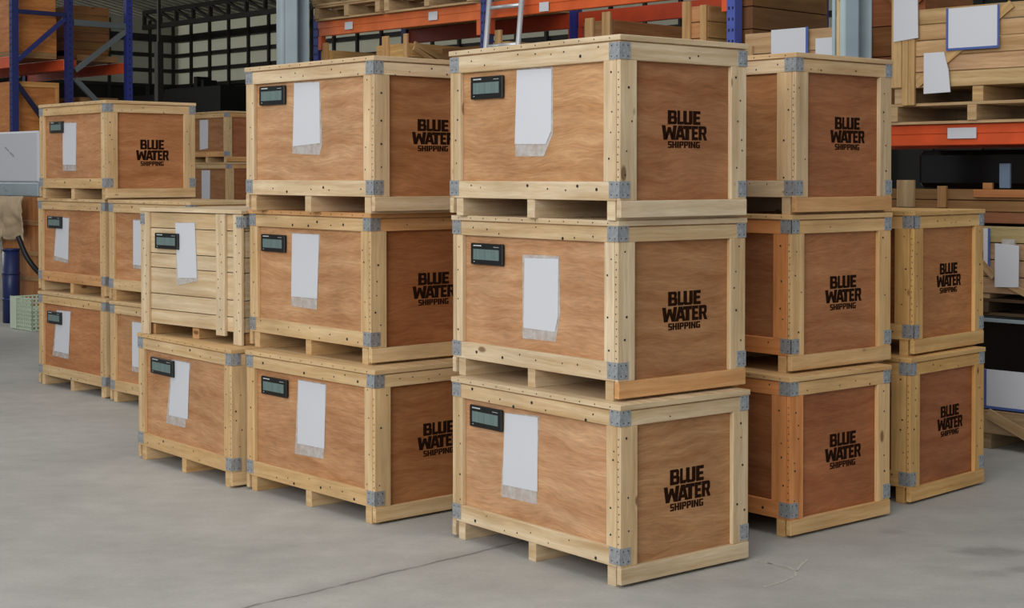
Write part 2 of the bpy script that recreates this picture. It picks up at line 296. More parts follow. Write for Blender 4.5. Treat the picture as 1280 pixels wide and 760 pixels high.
def nails_mesh(seed, h):
    rnd = random.Random(seed); bm = bmesh.new()
    def nail(p, ax, r):
        vs = []; r *= 1.3
        for i in range(6):
            q = i*math.pi/3; c, s = r*math.cos(q), r*math.sin(q)
            vs.append(bm.verts.new((p[0]+(c if ax == 1 else 0), p[1]+(c if ax == 0 else 0), p[2]+s)))
        f = bm.faces.new(vs)
        e = bmesh.ops.extrude_face_region(bm, geom=[f])['geom']
        off = (0, -0.0012, 0) if ax == 1 else (0.0012, 0, 0)
        bmesh.ops.translate(bm, vec=off, verts=[v for v in e if isinstance(v, bmesh.types.BMVert)])
    yL, xR = -hd-0.0002, hw+0.0002; j = lambda a: rnd.uniform(-a, a)
    for i in range(9):                                             # long face rails
        for z in (h-0.075, 0.115):
            if rnd.random() < 0.75: nail((-hw+0.14+i*0.103+j(0.035), yL, (h-0.06 if z > 0.3 else z)+j(0.024)), 1, rnd.choice((0.0024, 0.003, 0.003, 0.0055)))
    for x in (-hw+0.048, hw-0.054):                                 # long face stiles
        for i in range(4): nail((x+j(0.016), yL, 0.21+i*0.12+j(0.045)), 1, rnd.choice((0.0026, 0.0036)))
    for i in range(15): nail((hw-0.011+j(0.003), yL, 0.17+i*0.029), 1, 0.0022)
    for y in (-hd+0.045, hd-0.045):                                # short face stiles
        for i in range(6): rnd.random() < 0.7 and nail((xR, y+j(0.024), 0.19+i*0.075+j(0.03)), 0, rnd.choice((0.0026, 0.003, 0.004)))
    for i in range(7):
        rnd.random() < 0.45 and nail((xR, -hd+0.13+i*0.077+j(0.03), h-0.062+j(0.022)), 0, rnd.choice((0.0024, 0.0034)))
        nail((xR, -hd+0.06+i*0.1+j(0.03), 0.042+j(0.018)), 0, rnd.choice((0.003, 0.0045)))
    for y in (-hd+0.02, hd-0.02):
        for q in range(4): nail((xR, y+j(0.012)*(1), 0.042+j(0.02)), 0, 0.0036)
    for i in range(12): nail((-hw+0.05+i*0.09, -hd-0.0062, h-0.011), 1, 0.0022)
    for f in bm.faces: f.smooth = False
    bmesh.ops.recalc_face_normals(bm, faces=bm.faces[:])
    me = bpy.data.meshes.new('nail_heads'); bm.to_mesh(me); bm.free(); me.materials.append(M['nail']); return me
# stencil letters drawn as polygons in a 0..1 cell, heavy strokes
def logo_mesh():
    if 'logo' in cache: return cache['logo']
    bm = bmesh.new(); t = 0.0008
    def poly(pts):
        a = [bm.verts.new((-t, x, z)) for x, z in pts]; f = bm.faces.new(a)
        e = bmesh.ops.extrude_face_region(bm, geom=[f])['geom']; bmesh.ops.translate(bm, vec=(t+0.0004, 0, 0), verts=[v for v in e if isinstance(v, bmesh.types.BMVert)])
    U = 0.256/523.0; V = 0.158/415.0
    def put(pts, x, y, w, h):                        # pts in cell units, y down
        poly([((x+px*w-523.0)*U, -(y+py*h-397.0)*V) for px, py in pts])
    def R(x0, y0, x1, y1): return [(x0, y0), (x1, y0), (x1, y1), (x0, y1)]
    G = {
     'B': [R(0, 0, .38, 1), [(.38, 0), (.8, 0), (.95, .1), (.95, .2), (.38, .2)], R(.64, .2, .95, .36), [(.38, .4), (.88, .4), (1, .52), (1, .6), (.38, .6)], R(.66, .6, 1, .78), [(.38, .8), (1, .8), (1, .9), (.84, 1), (.38, 1)], [(.64, .36), (.95, .36), (.88, .4), (.64, .4)], [(.66, .78), (1, .78), (1, .8), (.66, .8)]],
     'L': [R(0, 0, .5, 1), R(.5, .78, 1.12, 1)],
     'U': [R(0, 0, .38, .82), R(.62, 0, 1, .82), [(0, .82), (1, .82), (1, .9), (.86, 1), (.14, 1), (0, .9)]],
     'E': [R(0, 0, .45, 1), R(.45, 0, 1, .22), R(.45, .4, .92, .6), R(.45, .78, 1, 1)],
     'W': [[(0, 0), (.24, 0), (.36, 1), (.12, 1)], [(.24, .75), (.4, .12), (.5, .12), (.5, .5), (.36, 1)], [(.5, .12), (.6, .12), (.76, .75), (.64, 1), (.5, .5)], [(.76, 0), (1, 0), (.88, 1), (.64, 1)]],
     'A': [[(.3, 0), (.5, 0), (.5, .36), (.3, 1), (0, 1)], [(.5, 0), (.7, 0), (1, 1), (.7, 1), (.5, .36)], R(.36, .62, .64, .82)],
     'T': [R(0, 0, 1, .24), R(.27, .24, .73, 1)],
     'R': [R(0, 0, .38, 1), [(.38, 0), (.84, 0), (.98, .12), (.98, .22), (.38, .22)], R(.64, .22, .98, .4), [(.38, .44), (.98, .44), (.86, .6), (.38, .6)], [(.64, .4), (.98, .4), (.98, .44), (.64, .44)], [(.48, .6), (.82, .6), (1.06, 1), (.68, 1)]],
     'S': [R(.05, 0, 1, .2), R(0, .08, .36, .5), R(.05, .4, .95, .6), R(.64, .5, 1, .92), R(0, .8, .95, 1)],
     'H': [R(0, 0, .36, 1), R(.64, 0, 1, 1), R(.36, .4, .64, .6)],
     'I': [R(0, 0, 1, 1)],
     'P': [R(0, 0, .38, 1), R(.38, 0, .98, .2), R(.64, .2, 1, .46), R(.38, .44, .94, .64)],
     'N': [R(0, 0, .34, 1), R(.66, 0, 1, 1), [(.34, 0), (.66, .6), (.66, 1), (.34, .4)]],
     'G': [R(.05, 0, 1, .2), R(0, .1, .36, .9), R(.05, .8, 1, 1), R(.64, .5, 1, .8), R(.5, .46, 1, .6)]}
    def word(cells, y, h):
        for ch, x, w in cells:
            for p in G[ch]: put(p, x, y, w, h)
    word([('B', 330, 106), ('L', 441, 60), ('U', 508, 108), ('E', 622, 88)], 190, 155)
    word([('W', 262, 172), ('A', 415, 118), ('T', 505, 100), ('E', 608, 74), ('R', 688, 96)], 357, 160)
    word([('S', 332, 44), ('H', 381, 50), ('I', 437, 20), ('P', 463, 48), ('P', 517, 48), ('I', 570, 20), ('N', 596, 54), ('G', 656, 48)], 532, 74)
    bmesh.ops.recalc_face_normals(bm, faces=bm.faces[:])
    me = bpy.data.meshes.new('stencil_logo'); bm.to_mesh(me); bm.free(); me.materials.append(M['ink']); cache['logo'] = me; return me
def lcd_mesh(w, h):
    k = ('lcd', w, h)
    if k in cache: return cache[k]
    me = box_mesh(w, 0.002, h, 0).copy(); me.materials.clear(); cache[k] = me; return me
def tracker(par, y, x, z, w, h):
    o = ob('tracker', box_mesh(round(w, 3), 0.014, round(h, 3), 0.003), M['black'], par, (x, y-0.007, z)); o['label'] = 'black electronic tracker with grey display'
    sc = ob('display', lcd_mesh(round(w*0.81, 3), round(h*0.5, 3)), M['lcd'], o, (0, -0.0075, -0.002)); sc['label'] = 'grey green display'
    bm = bmesh.new()
    def cube(cx, cz, sx, sz):
        r = bmesh.ops.create_cube(bm, size=1.0)['verts']; bmesh.ops.scale(bm, vec=(sx, 0.0012, sz), verts=r); bmesh.ops.translate(bm, vec=(cx, -0.0073, cz), verts=r)
    k = ('hdr', round(w, 3))
    if k not in cache:
        for i, ww in enumerate((0.034, 0.03, 0.034, 0.03, 0.034, 0.04)): cube(-w*0.385 + i*w*0.042, h*0.385, ww*w, h*0.055)
        for i in range(8): cube(w*0.24 + i*w*0.021, h*0.35, w*0.012, h*0.025)
        cube(-w*0.38, -h*0.37, w*0.03, h*0.03)
        me = bpy.data.meshes.new('header_marks'); bm.to_mesh(me); me.materials.append(M['mark']); cache[k] = me
    bm.free(); ob('header_marks', cache[k], M['mark'], o)
def sleeve(par, y, p, q):
    s = ob('document_sleeve', prism(q, 0.0012), M['sleeve'], par, (0, y, 0)); s['label'] = 'clear plastic document sleeve'
    pp = ob('paper_sheet', prism(p, 0.0012), M['paper'], s, (0, -0.0016, 0)); pp['label'] = 'white paper sheet'
def crate(name, loc, rz, label, t=None, p=None, q=None, l=None, ply=(1, 1, 1), plyr=(0.78, 0.64, 0.5), h=H, tone=0, org=(), seed=1, group='stacked plywood shipping crates', scale=1.0, dims=None):
    rnd = random.Random(seed)
    r = empty('shipping_crate', loc, rz, label, 'crate', group); r.scale = (scale,)*3
    f = 0.021; bt = h-0.027                                   # frame board thickness, top of the frame
    def pc(tag_=None):
        if tag_ in org: return (1.1, 0.56, 0.27) if seed in (41, 42) else ORG
        c = pines[(rnd.randrange(len(pines)))]
        return tuple(c[i]*(1.08, 0.86, 0.52)[i] if seed in (51, 52) else c[i]*(1.0, 0.9, 0.74)[i] if tone == 1 else c[i]*(1, 0.95, 0.9)[i] if tone == 2 else c[i]*(1.08, 0.9, 0.66)[i] if tone == 3 else c[i] for i in range(3))
    def board(n, a, b, tg=None): return bx(n, a, b, 'pine', r, pc(tg))
    rt = 0.072 if seed == 13 else 0.06
    for s, sd in ((-1, 'f'), (1, 'k')):                       # long faces (paper side: y = -hd)
        y0, y1 = s*hd, s*(hd-f)
        g = 0.003; board('top_rail', (-hw+f+g, y0, bt-rt), (hw-f-g, y1, bt), 'lt' if s < 0 else None)
        board('bottom_rail', (-hw+f+g, y0, 0.078), (hw-f-g, y1, 0.152), 'lb' if s < 0 else None)
        lw, rw = (0.05, 0.075 if seed == 13 else 0.062) if s < 0 else (0.07, 0.07)
        if seed in (41, 42, 43, 51, 52): lw = rw = 0.086
        board('stile', (-hw+f+g, y0, 0.152), (-hw+f+lw, y1, bt-rt), 'ls'); board('stile', (hw-f-rw, y0, 0.152), (hw-f-g, y1, bt-rt), 'ln' if s < 0 else None)
        bx('plywood_panel', (-hw+f, s*(hd-f), 0.079), (hw-f, s*(hd-f-0.011), bt-0.001), 'ply', r, ply if s < 0 else (0.9, 0.8, 0.7))
    for s in (1, -1):                                         # short faces (logo side: x = +hw)
        x0, x1 = s*hw, s*(hw-f)
        board('top_rail', (x0, -hd, bt-rt+0.002), (x1, hd, bt), 'rt' if s > 0 else None)
        board('stile', (x0, -hd, 0.078), (x1, -hd+0.09, bt-rt+0.002), 'rn' if s > 0 else None); board('stile', (x0, hd-0.09, 0.078), (x1, hd, bt-rt+0.002), 'rf' if s > 0 else None)
        board('skid_board', (x0+s*0.004, -hd, 0.012), (x1, hd, 0.078), 'rb' if s > 0 else None)
        pn = bx('plywood_panel', (s*(hw-f), -hd+f, 0.062), (s*(hw-f-0.011), hd-f, bt-0.001), 'ply', r, plyr)
        if s > 0 and l: g = ob('stencil_logo', logo_mesh(), M['ink'], pn, (0.0058, l[0], l[1]-(0.062+bt-0.001)/2)); g['label'] = 'dark brown stencilled lettering'; g.scale = (1, l[2]/0.256, l[3]/0.158)
    bx('floor_deck', (-hw+f+0.012, -hd+f+0.012, 0.0795), (hw-f-0.012, hd-f-0.012, 0.097), 'ply', r, (0.9, 0.78, 0.62))
    for x in (-hw+0.06, 0.0, hw-f-0.037): bx('skid', (x-0.024, -hd+0.006, 0), (x+0.024, hd-0.006, 0.078), 'pine', r, pc('sk'))
    bx('lid', (-hw-0.006, -hd-0.006, h-0.022), (hw+0.006, hd+0.006, h), 'pine', r, pc('lid'))
    bx('lid_batten', (-hw+0.004, -hd+0.004, bt), (hw-0.004, hd-0.004, h-0.022), 'pine', r, (0.75, 0.6, 0.45))
    for sx in (1, -1):
        for sy in (-1, 1):
            for z in (bt-rt+0.004, 0.088):
                ob('corner_plate', plate_mesh((sx, sy), 0.062, 0.052, 0.066), M['galv'], r, (sx*hw, sy*hd, z))
    nl = ob('nail_heads', nails_mesh(seed, h), M['nail'], r); nl['kind'] = 'stuff'
    yy = -hd+f-0.0005
    if q: sleeve(r, yy, p, q)
    if t: tracker(r, yy-0.004, *t)
    return r
Z1, Z2 = H, 2*H
H2_ = 0.722
# front stack
crate('', (0.359, 6.592, 0), -0.900, 'shipping crate at the bottom of the frontmost three-crate stack, tall paper at mid panel', (-0.316, 0.554, 0.224, 0.093), [(-0.199, 0.588), (0.021, 0.597), (0.019, 0.289), (-0.212, 0.282)], [(-0.199, 0.59), (0.028, 0.604), (0.013, 0.235), (-0.227, 0.23)], (0.024, 0.34, 0.262, 0.165), ply=(1.02, 0.94, 0.84), plyr=(0.86, 0.72, 0.54), seed=11)
crate('', (0.357, 6.671, Z1), -0.904, 'middle crate of the frontmost stack with an orange-toned base board on the lettered side', (-0.307, 0.544, 0.226, 0.093), [(-0.06, 0.538), (0.162, 0.544), (0.159, 0.305), (0.139, 0.242), (-0.067, 0.243)], [(-0.075, 0.552), (0.164, 0.556), (0.172, 0.317), (0.145, 0.202), (-0.075, 0.198)], (0.025, 0.34, 0.254, 0.155), ply=(1.0, 0.9, 0.78), plyr=(0.74, 0.58, 0.42), org=('rb',), seed=12)
crate('', (0.351, 6.625, Z2), -0.889, 'top crate of the frontmost stack whose paper sleeve has a cut lower right corner', (-0.296, 0.553, 0.22, 0.096), [(-0.106, 0.618), (0.118, 0.613), (0.115, 0.358), (0.081, 0.305), (-0.12, 0.308)], [(-0.106, 0.624), (0.125, 0.622), (0.124, 0.345), (0.067, 0.255), (-0.119, 0.256)], (0.015, 0.362, 0.256, 0.15), ply=(0.98, 0.88, 0.72), plyr=(0.7, 0.5, 0.36), h=H2_, seed=13)
# second stack
crate('', (-0.717, 7.661, 0), -0.847, 'bottom crate of the second stack, left of the frontmost stack, lettering half hidden', (-0.303, 0.546, 0.23, 0.089), [(-0.104, 0.598), (0.127, 0.598), (0.115, 0.292), (-0.114, 0.288)], [(-0.11, 0.601), (0.134, 0.603), (0.106, 0.242), (-0.138, 0.234)], (0.031, 0.354, 0.256, 0.155), ply=(0.96, 0.82, 0.66), plyr=(0.72, 0.5, 0.32), tone=1, seed=21)
crate('', (-0.734, 7.826, Z1), -0.871, 'middle crate of the second stack with orange-toned top rail on its lettered side', (-0.329, 0.541, 0.227, 0.088), [(-0.166, 0.594), (0.078, 0.595), (0.062, 0.282), (-0.176, 0.279)], [(-0.169, 0.598), (0.084, 0.599), (0.055, 0.227), (-0.176, 0.23)], (0.025, 0.341, 0.256, 0.155), ply=(0.97, 0.86, 0.7), plyr=(0.64, 0.4, 0.25), tone=1, org=('rt', 'lid'), seed=22)
crate('', (-0.722, 7.694, Z2), -0.848, 'top crate of the second stack, its paper flaring out at the bottom', (-0.315, 0.573, 0.228, 0.094), [(-0.133, 0.626), (0.082, 0.623), (0.087, 0.33), (-0.147, 0.318)], [(-0.138, 0.631), (0.086, 0.626), (0.101, 0.324), (0.081, 0.274), (-0.154, 0.283)], (0.004, 0.365, 0.256, 0.15), ply=(1.0, 0.92, 0.8), plyr=(0.72, 0.5, 0.34), h=H2_, tone=2, seed=23)
# third stack: crate and slatted crate
crate('', (-1.486, 8.493, 0), -0.899, 'floor crate under the slatted crate, its display overlapping the paper', (-0.263, 0.542, 0.275, 0.09), [(-0.16, 0.589), (0.044, 0.59), (0.021, 0.288), (-0.205, 0.282)], [(-0.17, 0.592), (0.053, 0.595), (-0.011, 0.237), (-0.24, 0.234)], None, ply=(0.97, 0.84, 0.68), tone=1, seed=31)
# right stacks
crate('', (1.144, 7.408, 0), -0.875, 'bottom crate of the stack directly right of the frontmost stack, reddish plywood', l=(0.037, 0.346, 0.259, 0.158), ply=(0.66, 0.42, 0.27), plyr=(0.72, 0.42, 0.26), tone=3, org=('lt', 'lb', 'ln', 'rn'), seed=41)
crate('', (1.175, 7.529, Z1), -0.885, 'middle crate of the stack right of the frontmost, pale-streaked plywood, orange rails', l=(0.032, 0.345, 0.262, 0.156), ply=(0.66, 0.44, 0.3), plyr=(0.84, 0.58, 0.4), tone=3, org=('lt', 'lb', 'ln'), seed=42)
crate('', (1.17, 7.51, Z2), -0.856, 'top crate right of the frontmost stack with an orange base board', l=(0.046, 0.369, 0.258, 0.15), ply=(0.84, 0.62, 0.42), plyr=(0.68, 0.42, 0.27), h=H2_, tone=2, org=('rb',), seed=43)
crate('', (1.797, 8.098, 0), -0.792, 'rightmost floor crate, dark red-brown plywood', l=(0.054, 0.364, 0.246, 0.152), ply=(0.5, 0.28, 0.2), plyr=(0.7, 0.39, 0.24), tone=3, seed=51)
crate('', (1.817, 8.177, Z1), -0.767, 'rightmost upper crate with honey-coloured plywood, standing on the rightmost floor crate', l=(0.028, 0.367, 0.249, 0.15), ply=(0.5, 0.28, 0.2), plyr=(0.95, 0.63, 0.36), tone=3, seed=52)
# far left stack and its neighbours
crate('', (-2.988, 11.635, 0), -0.846, 'bottom crate of the far left stack with deep orange plywood', (-0.297, 0.521, 0.232, 0.092), [(-0.277, 0.577), (-0.05, 0.582), (-0.082, 0.264), (-0.323, 0.269)], [(-0.283, 0.58), (-0.044, 0.586), (-0.09, 0.226), (-0.357, 0.231)], ply=(0.88, 0.6, 0.4), tone=1, seed=61)
crate('', (-3.024, 11.758, Z1), -0.839, 'middle crate of the far left stack with an orange bottom rail', (-0.285, 0.527, 0.236, 0.09), [(-0.267, 0.566), (-0.067, 0.561), (-0.081, 0.249), (-0.313, 0.27)], [(-0.274, 0.569), (-0.06, 0.567), (-0.093, 0.222), (-0.326, 0.239)], ply=(0.94, 0.72, 0.52), tone=1, org=('lb',), seed=62)
crate('', (-2.982, 11.652, Z2), -0.846, 'top crate of the far left stack with lettering on its wide right face', (-0.271, 0.535, 0.218, 0.085), [(-0.186, 0.565), (0.036, 0.559), (0.027, 0.251), (-0.187, 0.252)], [(-0.19, 0.57), (0.043, 0.564), (0.027, 0.207), (-0.188, 0.207)], (0.017, 0.338, 0.264, 0.19), ply=(0.96, 0.76, 0.58), plyr=(0.84, 0.6, 0.42), tone=1, seed=63)
crate('', (-2.2, 10.733, 0), -0.82, 'floor crate between the far left stack and the slatted crate, half hidden', None, [(-0.271, 0.577), (-0.06, 0.577), (-0.062, 0.27), (-0.273, 0.27)], [(-0.276, 0.582), (-0.055, 0.583), (-0.058, 0.232), (-0.279, 0.235)], ply=(0.95, 0.8, 0.62), tone=1, seed=71)
crate('', (-2.226, 10.811, Z1), -0.82, 'upper crate just behind the slatted crate, its paper partly hidden', None, [(-0.236, 0.57), (-0.02, 0.572), (-0.023, 0.259), (-0.239, 0.262)], [(-0.242, 0.576), (-0.015, 0.578), (-0.018, 0.231), (-0.245, 0.239)], ply=(0.95, 0.78, 0.6), tone=1, seed=72)
# small stack seen behind
fs = 0.816; fh = 0.579
for i, (dx, lab) in enumerate(((0.03, 'lowest small crate of the background stack behind the slatted crate'), (0.02, 'second lowest small crate of the background stack behind the slatted crate'), (0.02, 'lower visible small crate between the far left and second stacks, paper on its left'), (0.0, 'topmost small crate of the background stack, white paper at its left edge'))):
    pp = [(-0.2, 0.6), (0.03, 0.6), (0.02, 0.2), (-0.2, 0.18)] if i > 1 else None
    crate('', (-3.29+dx, 17.92, i*fh), -0.84, lab, None, pp, [(x, z*1.02-0.01) for x, z in pp] if pp else None, ply=(0.72, 0.56, 0.42), plyr=(0.7, 0.42, 0.28), h=0.7096, tone=1, org=('lb', 'rt', 'rb'), seed=80+i, scale=fs)
# slatted crate
r = empty('slatted_crate', (0, 0, Z1), -0.76, 'pale slatted pine crate of horizontal boards with upright battens', 'crate')
w_, d_ = 0.93, 0.72; nr = Vector((-1.402, 8.0, 0)); dl = Vector((-math.cos(.76), math.sin(.76), 0)); dr = Vector((math.sin(.76), math.cos(.76), 0))
r.location = nr + dl*w_/2 + dr*d_/2 + Vector((0, 0, Z1 + 0.001))
zs = [0.062, 0.142, 0.230, 0.374, 0.454, 0.593, 0.681]
rnd = random.Random(5)
for i in range(6):
    za, zb = zs[i]+0.002, zs[i+1]-0.002
    bx('plank', (-w_/2+0.012, -d_/2+0.018, za), (w_/2-0.012, -d_/2+0.037, zb), 'pine', r, rnd.choice(pines)); bx('plank', (-w_/2+0.012, d_/2-0.037, za), (w_/2-0.012, d_/2-0.018, zb), 'pine', r, rnd.choice(pines))
    for s in (1, -1): bx('plank', (s*(w_/2-0.012), -d_/2+0.038, za), (s*(w_/2-0.031), d_/2-0.038, zb), 'pine', r, rnd.choice(pines))
for y0, y1 in ((-d_/2, -d_/2+0.017), (d_/2-0.017, d_/2)):
    for x0, x1, z0 in ((-w_/2, -w_/2+0.075, 0.0), (w_/2-0.225, w_/2-0.145, 0.04), (w_/2-0.072, w_/2, 0.0)): bx('batten', (x0, y0, z0), (x1, y1, 0.681), 'pine', r, rnd.choice(pines))
for x in (-w_/2+0.05, 0, w_/2-0.05): bx('skid', (x-0.03, -d_/2+0.04, 0), (x+0.03, d_/2-0.04, 0.06), 'pine', r, (0.9, 0.66, 0.42))
bx('lid', (-w_/2-0.004, -d_/2-0.004, 0.684), (w_/2+0.004, d_/2+0.004, 0.702), 'pine', r, pines[0])
for x, sx in ((-w_/2, -1), (w_/2, 1)): ob('corner_plate', plate_mesh((sx, -1), 0.04, 0.05, 0.06), M['galv'], r, (x, -d_/2, 0.612))
bm = bmesh.new()
for x in (-w_/2+0.035, w_/2-0.185, w_/2-0.035):
    for i in range(12):
        v = bmesh.ops.create_cone(bm, segments=6, radius1=0.0035, radius2=0.0035, depth=0.0015, cap_ends=True)['verts']; bmesh.ops.rotate(bm, matrix=Matrix.Rotation(math.pi/2, 3, 'X'), verts=v); bmesh.ops.translate(bm, vec=(x+rnd.uniform(-.02, .02), -d_/2-0.0006, 0.08+i*0.05+rnd.uniform(-.012, .012)), verts=v)
me = bpy.data.meshes.new('nail_heads'); bm.to_mesh(me); bm.free(); ob('nail_heads', me, M['nail'], r)['kind'] = 'stuff'
off = 0.0
sleeve(r, -d_/2+0.0165, [(-0.15, 0.624), (0.032, 0.628), (0.048, 0.332), (-0.127, 0.326)], [(-0.15, 0.627), (0.032, 0.631), (0.055, 0.317), (-0.142, 0.282)])
tracker(r, -d_/2+0.0125, -0.218, 0.524, 0.219, 0.086)

# ------------------------------------------------------------------ centre and right pallet rack (one bay row)
rack = empty('pallet_rack', rk(0, 0, 0), YAW, 'long pallet rack with blue uprights and orange beams behind the crate stacks', 'rack')
def upright_mesh(h):
    k = ('upr', h)
    if k in cache: return cache[k]
    bm = bmesh.new()
    def cube(a, b, mi):
        r = bmesh.ops.create_cube(bm, size=1.0)['verts']; bmesh.ops.scale(bm, vec=[abs(b[i]-a[i]) for i in range(3)], verts=r); bmesh.ops.translate(bm, vec=[(a[i]+b[i])/2 for i in range(3)], verts=r)
        for f in {f for v in r for f in v.link_faces}: f.material_index = mi
    cube((-0.034, 0, 0), (0.034, 0.006, h), 0); cube((-0.034, 0.006, 0), (-0.028, 0.08, h), 0); cube((0.028, 0.006, 0), (0.034, 0.08, h), 0); cube((-0.028, 0.074, 0), (0.028, 0.08, h), 0)
    cube((-0.06, -0.01, 0), (0.06, 0.1, 0.006), 0)
    z = h-0.06
    while z > 1.4:
        for x in (-0.016, 0.016): cube((x-0.006, -0.001, z), (x+0.006, 0.001, z+0.02), 1)
        cube((-0.035, 0.03, z), (-0.033, 0.045, z+0.02), 1); z -= 0.075
    me = bpy.data.meshes.new('upright'); bm.to_mesh(me); bm.free(); me.materials.append(M['blue']); me.materials.append(M['hole']); cache[k] = me; return me
sU = [-2.16, 0.03, 2.48, 4.98]
ht = [2.86, 4.2, 4.2, 4.2]
for i, s in enumerate(sU):
    hh = 4.2
    ob('upright', upright_mesh(hh if i else 3.02), M['blue'], rack, (s, 0, 0), tint=((2.6, 2.6, 1.7), (3.0, 2.2, 1.1), (4.6, 4.2, 2.3), (2, 2, 1.5))[i])
    ob('upright', upright_mesh(hh), M['blue'], rack, (s, 1.1, 0), (0, 0, math.pi))
    for k in range((4, 5, 2, 5)[i]): bar('frame_brace', (s, 0.08, 0.3+k*0.75), (s, 1.02, 0.3+k*0.75+(0.7 if k % 2 == 0 else 0)), 0.04, 0.03, 'blue', rack, up=(1, 0, 0))
def beam(s0, s1, w, z0, tint, sd=-1):
    o = bx('beam', (s0, w, z0), (s1, w+0.045, z0+0.128), 'orange', rack, tint, 0.004)
    bx('beam_lip', (s0, w+sd*0.003, z0+0.075), (s1, w, z0+0.126), 'orange', o, tint, 0.0); bpy.context.view_layer.update()
    return o
FADE = (0.98, 1.35, 1.5); VIV = (1.0, 0.78, 0.72); RED = (0.62, 0.42, 0.5)
def addbeam(b, s0, s1, w, z0, tint):
    """beam, with its raised upper lip and end brackets, as parts of the rack"""
    bx('beam', (s0, w, z0), (s1, w+0.045, z0+0.128), 'orange', rack, tint, 0.004)
    if w < 0.5: bx('beam_lip', (s0, w-0.006, z0+0.07), (s1, w-0.0002, z0+0.127), 'orange', rack, tint, 0.002)
    for s in (s0, s1):
        e = 0.003 if s == s0 else -0.003
        bx('beam_bracket', (s, w-0.004 if w < 0.5 else w, z0-0.12), (s+e*15, w+0.046, z0-0.0005), 'orange', rack, (tint[0]*0.95, tint[1]*0.8, tint[2]*0.8), 0)
for i in range(3):
    s0, s1 = sU[i]+0.035, sU[i+1]-0.035
    for w in (0.005, 1.05):
        if i < 2: addbeam(i, s0, s1, w, 2.826, (FADE if i == 0 else (1.0, 1.02, 0.9)) if w < 0.5 else RED)
        addbeam(i, s0, s1, w, 1.775, VIV if w < 0.5 else RED)
def rlabel(s0, z0, s1, z1, lab):
    o = bx('beam_label', (s0, -0.004, z0), (s1, -0.0012, z1), 'paper', rack); o['label'] = lab
    return o
for s0, z0, s1, z1, lab in ((-1.73, 2.86, -1.62, 2.925, 'white square location label'), (-0.62, 2.86, -0.51, 2.93, 'white square location label'), (0.66, 2.835, 0.76, 2.905, 'white square location label'), (4.12, 1.814, 4.31, 1.879, 'white rectangular location label')):
    o = bx('beam_label', (s0, -0.0085, z0), (s1, -0.0062, z1), 'paper', rack); o['label'] = lab
# pallets on the upper beams
def pallet(s0, s1, w0, w1, z, label, tint=(1, 1, 1), mids=1, group='wooden pallets on the rack', mat='old', h=0.13):
    r = empty('wooden_pallet', rk((s0+s1)/2, (w0+w1)/2, z), YAW, label, 'pallet', group); a, b = (s1-s0)/2, (w1-w0)/2
    n = mids+2
    for i in range(n):
        x = -a+0.03+(2*a-0.06)*i/(n-1); bx('stringer', (x-0.03, -b, 0.018), (x+0.03, b, h-0.019), mat, r, tint)
    nb = 6
    for i in range(nb):
        y = -b+0.06+(2*b-0.12)*i/(nb-1); bx('deck_board', (-a, y-0.055, h-0.018), (a, y+0.055, h), mat, r, tint)
        if i in (0, 2, 5): bx('bottom_board', (-a, y-0.05, 0), (a, y+0.05, 0.017), mat, r, tint)
    return r
ZB = 2.9545
pallet(-2.1, -1.19, -0.06, 1.08, ZB, 'grey-brown wooden pallet at the left end of the upper orange beam', (0.98, 0.92, 0.84))
pallet(-2.12, -1.21, -0.07, 1.07, ZB+0.131, 'second pallet on top of the pallet at the left end of the upper beam', (1, 0.96, 0.88))
pallet(-1.13, -0.04, -0.06, 1.08, ZB, 'wooden pallet on the upper beam left of the ladder', (1.05, 1, 0.92))
pallet(-1.13, -0.04, -0.05, 1.07, ZB+0.131, 'upper pallet stacked on the one left of the ladder', (0.92, 0.82, 0.72))
# plank crates on the lower beams (rack frame: x along the rack, y into it)
def plank_crate(name, s0, s1, w0, w1, z0, z1, label, nf, tint, posts=(), ns=None, mat='old', pt=None, cat='crate', skid=0.07):
    r = empty(name, rk((s0+s1)/2, (w0+w1)/2, z0), YAW, label, cat, 'plank crates on the racks'); a, b, h = (s1-s0)/2, (w1-w0)/2, z1-z0
    rnd = random.Random(int((s0*71+z0*13)*100)); jt = lambda: tuple(c*rnd.uniform(0.88, 1.08) for c in tint)
    t = 0.02; ns = ns or nf
    for i in range(nf):
        za, zb = skid+(h-skid)*i/nf+0.003, skid+(h-skid)*(i+1)/nf-0.003
        bx('plank', (-a, -b, za), (a, -b+t, zb), mat, r, jt()); bx('plank', (-a, b-t, za), (a, b, zb), mat, r, jt())
    for i in range(ns):
        za, zb = skid+(h-skid)*i/ns+0.003, skid+(h-skid)*(i+1)/ns-0.003
        for sx in (-1, 1): bx('plank', (sx*a, -b+t+0.001, za), (sx*(a-t), b-t-0.001, zb), mat, r, jt())
    for x in (-a+0.04, 0, a-0.04): bx('skid', (x-0.035, -b+0.01, 0), (x+0.035, b-0.01, skid+0.002), mat, r, jt())
    bx('floor_board', (-a+t, -b+t, skid+0.003), (a-t, b-t, skid+0.02), mat, r, jt())
    for x0, x1, za, zb in posts: bx('post', (x0-(s0+s1)/2, -b-0.022, za-z0), (x1-(s0+s1)/2, -b-0.001, zb-z0), mat, r, pt or jt())
    return r
ZL = 1.9035
TAN = (1.16, 1.0, 0.74); BRN = (0.62, 0.42, 0.28); DRK = (0.42, 0.27, 0.18); PALE = (1.1, 1.05, 0.98)
plank_crate('plank_crate', -2.11, -1.96, 0.02, 0.72, ZL, 2.70, 'narrow tan plank crate beside the leftmost blue upright, under the upper beam', 6, (1.2, 1.0, 0.68), ((-2.06, -1.99, ZL+0.1, 2.765),))
plank_crate('plank_crate', -1.9, -1.42, 0.35, 1.0, ZL, 2.655, 'low brown plank crate deep on the shelf behind the narrow tan crate', 5, BRN)
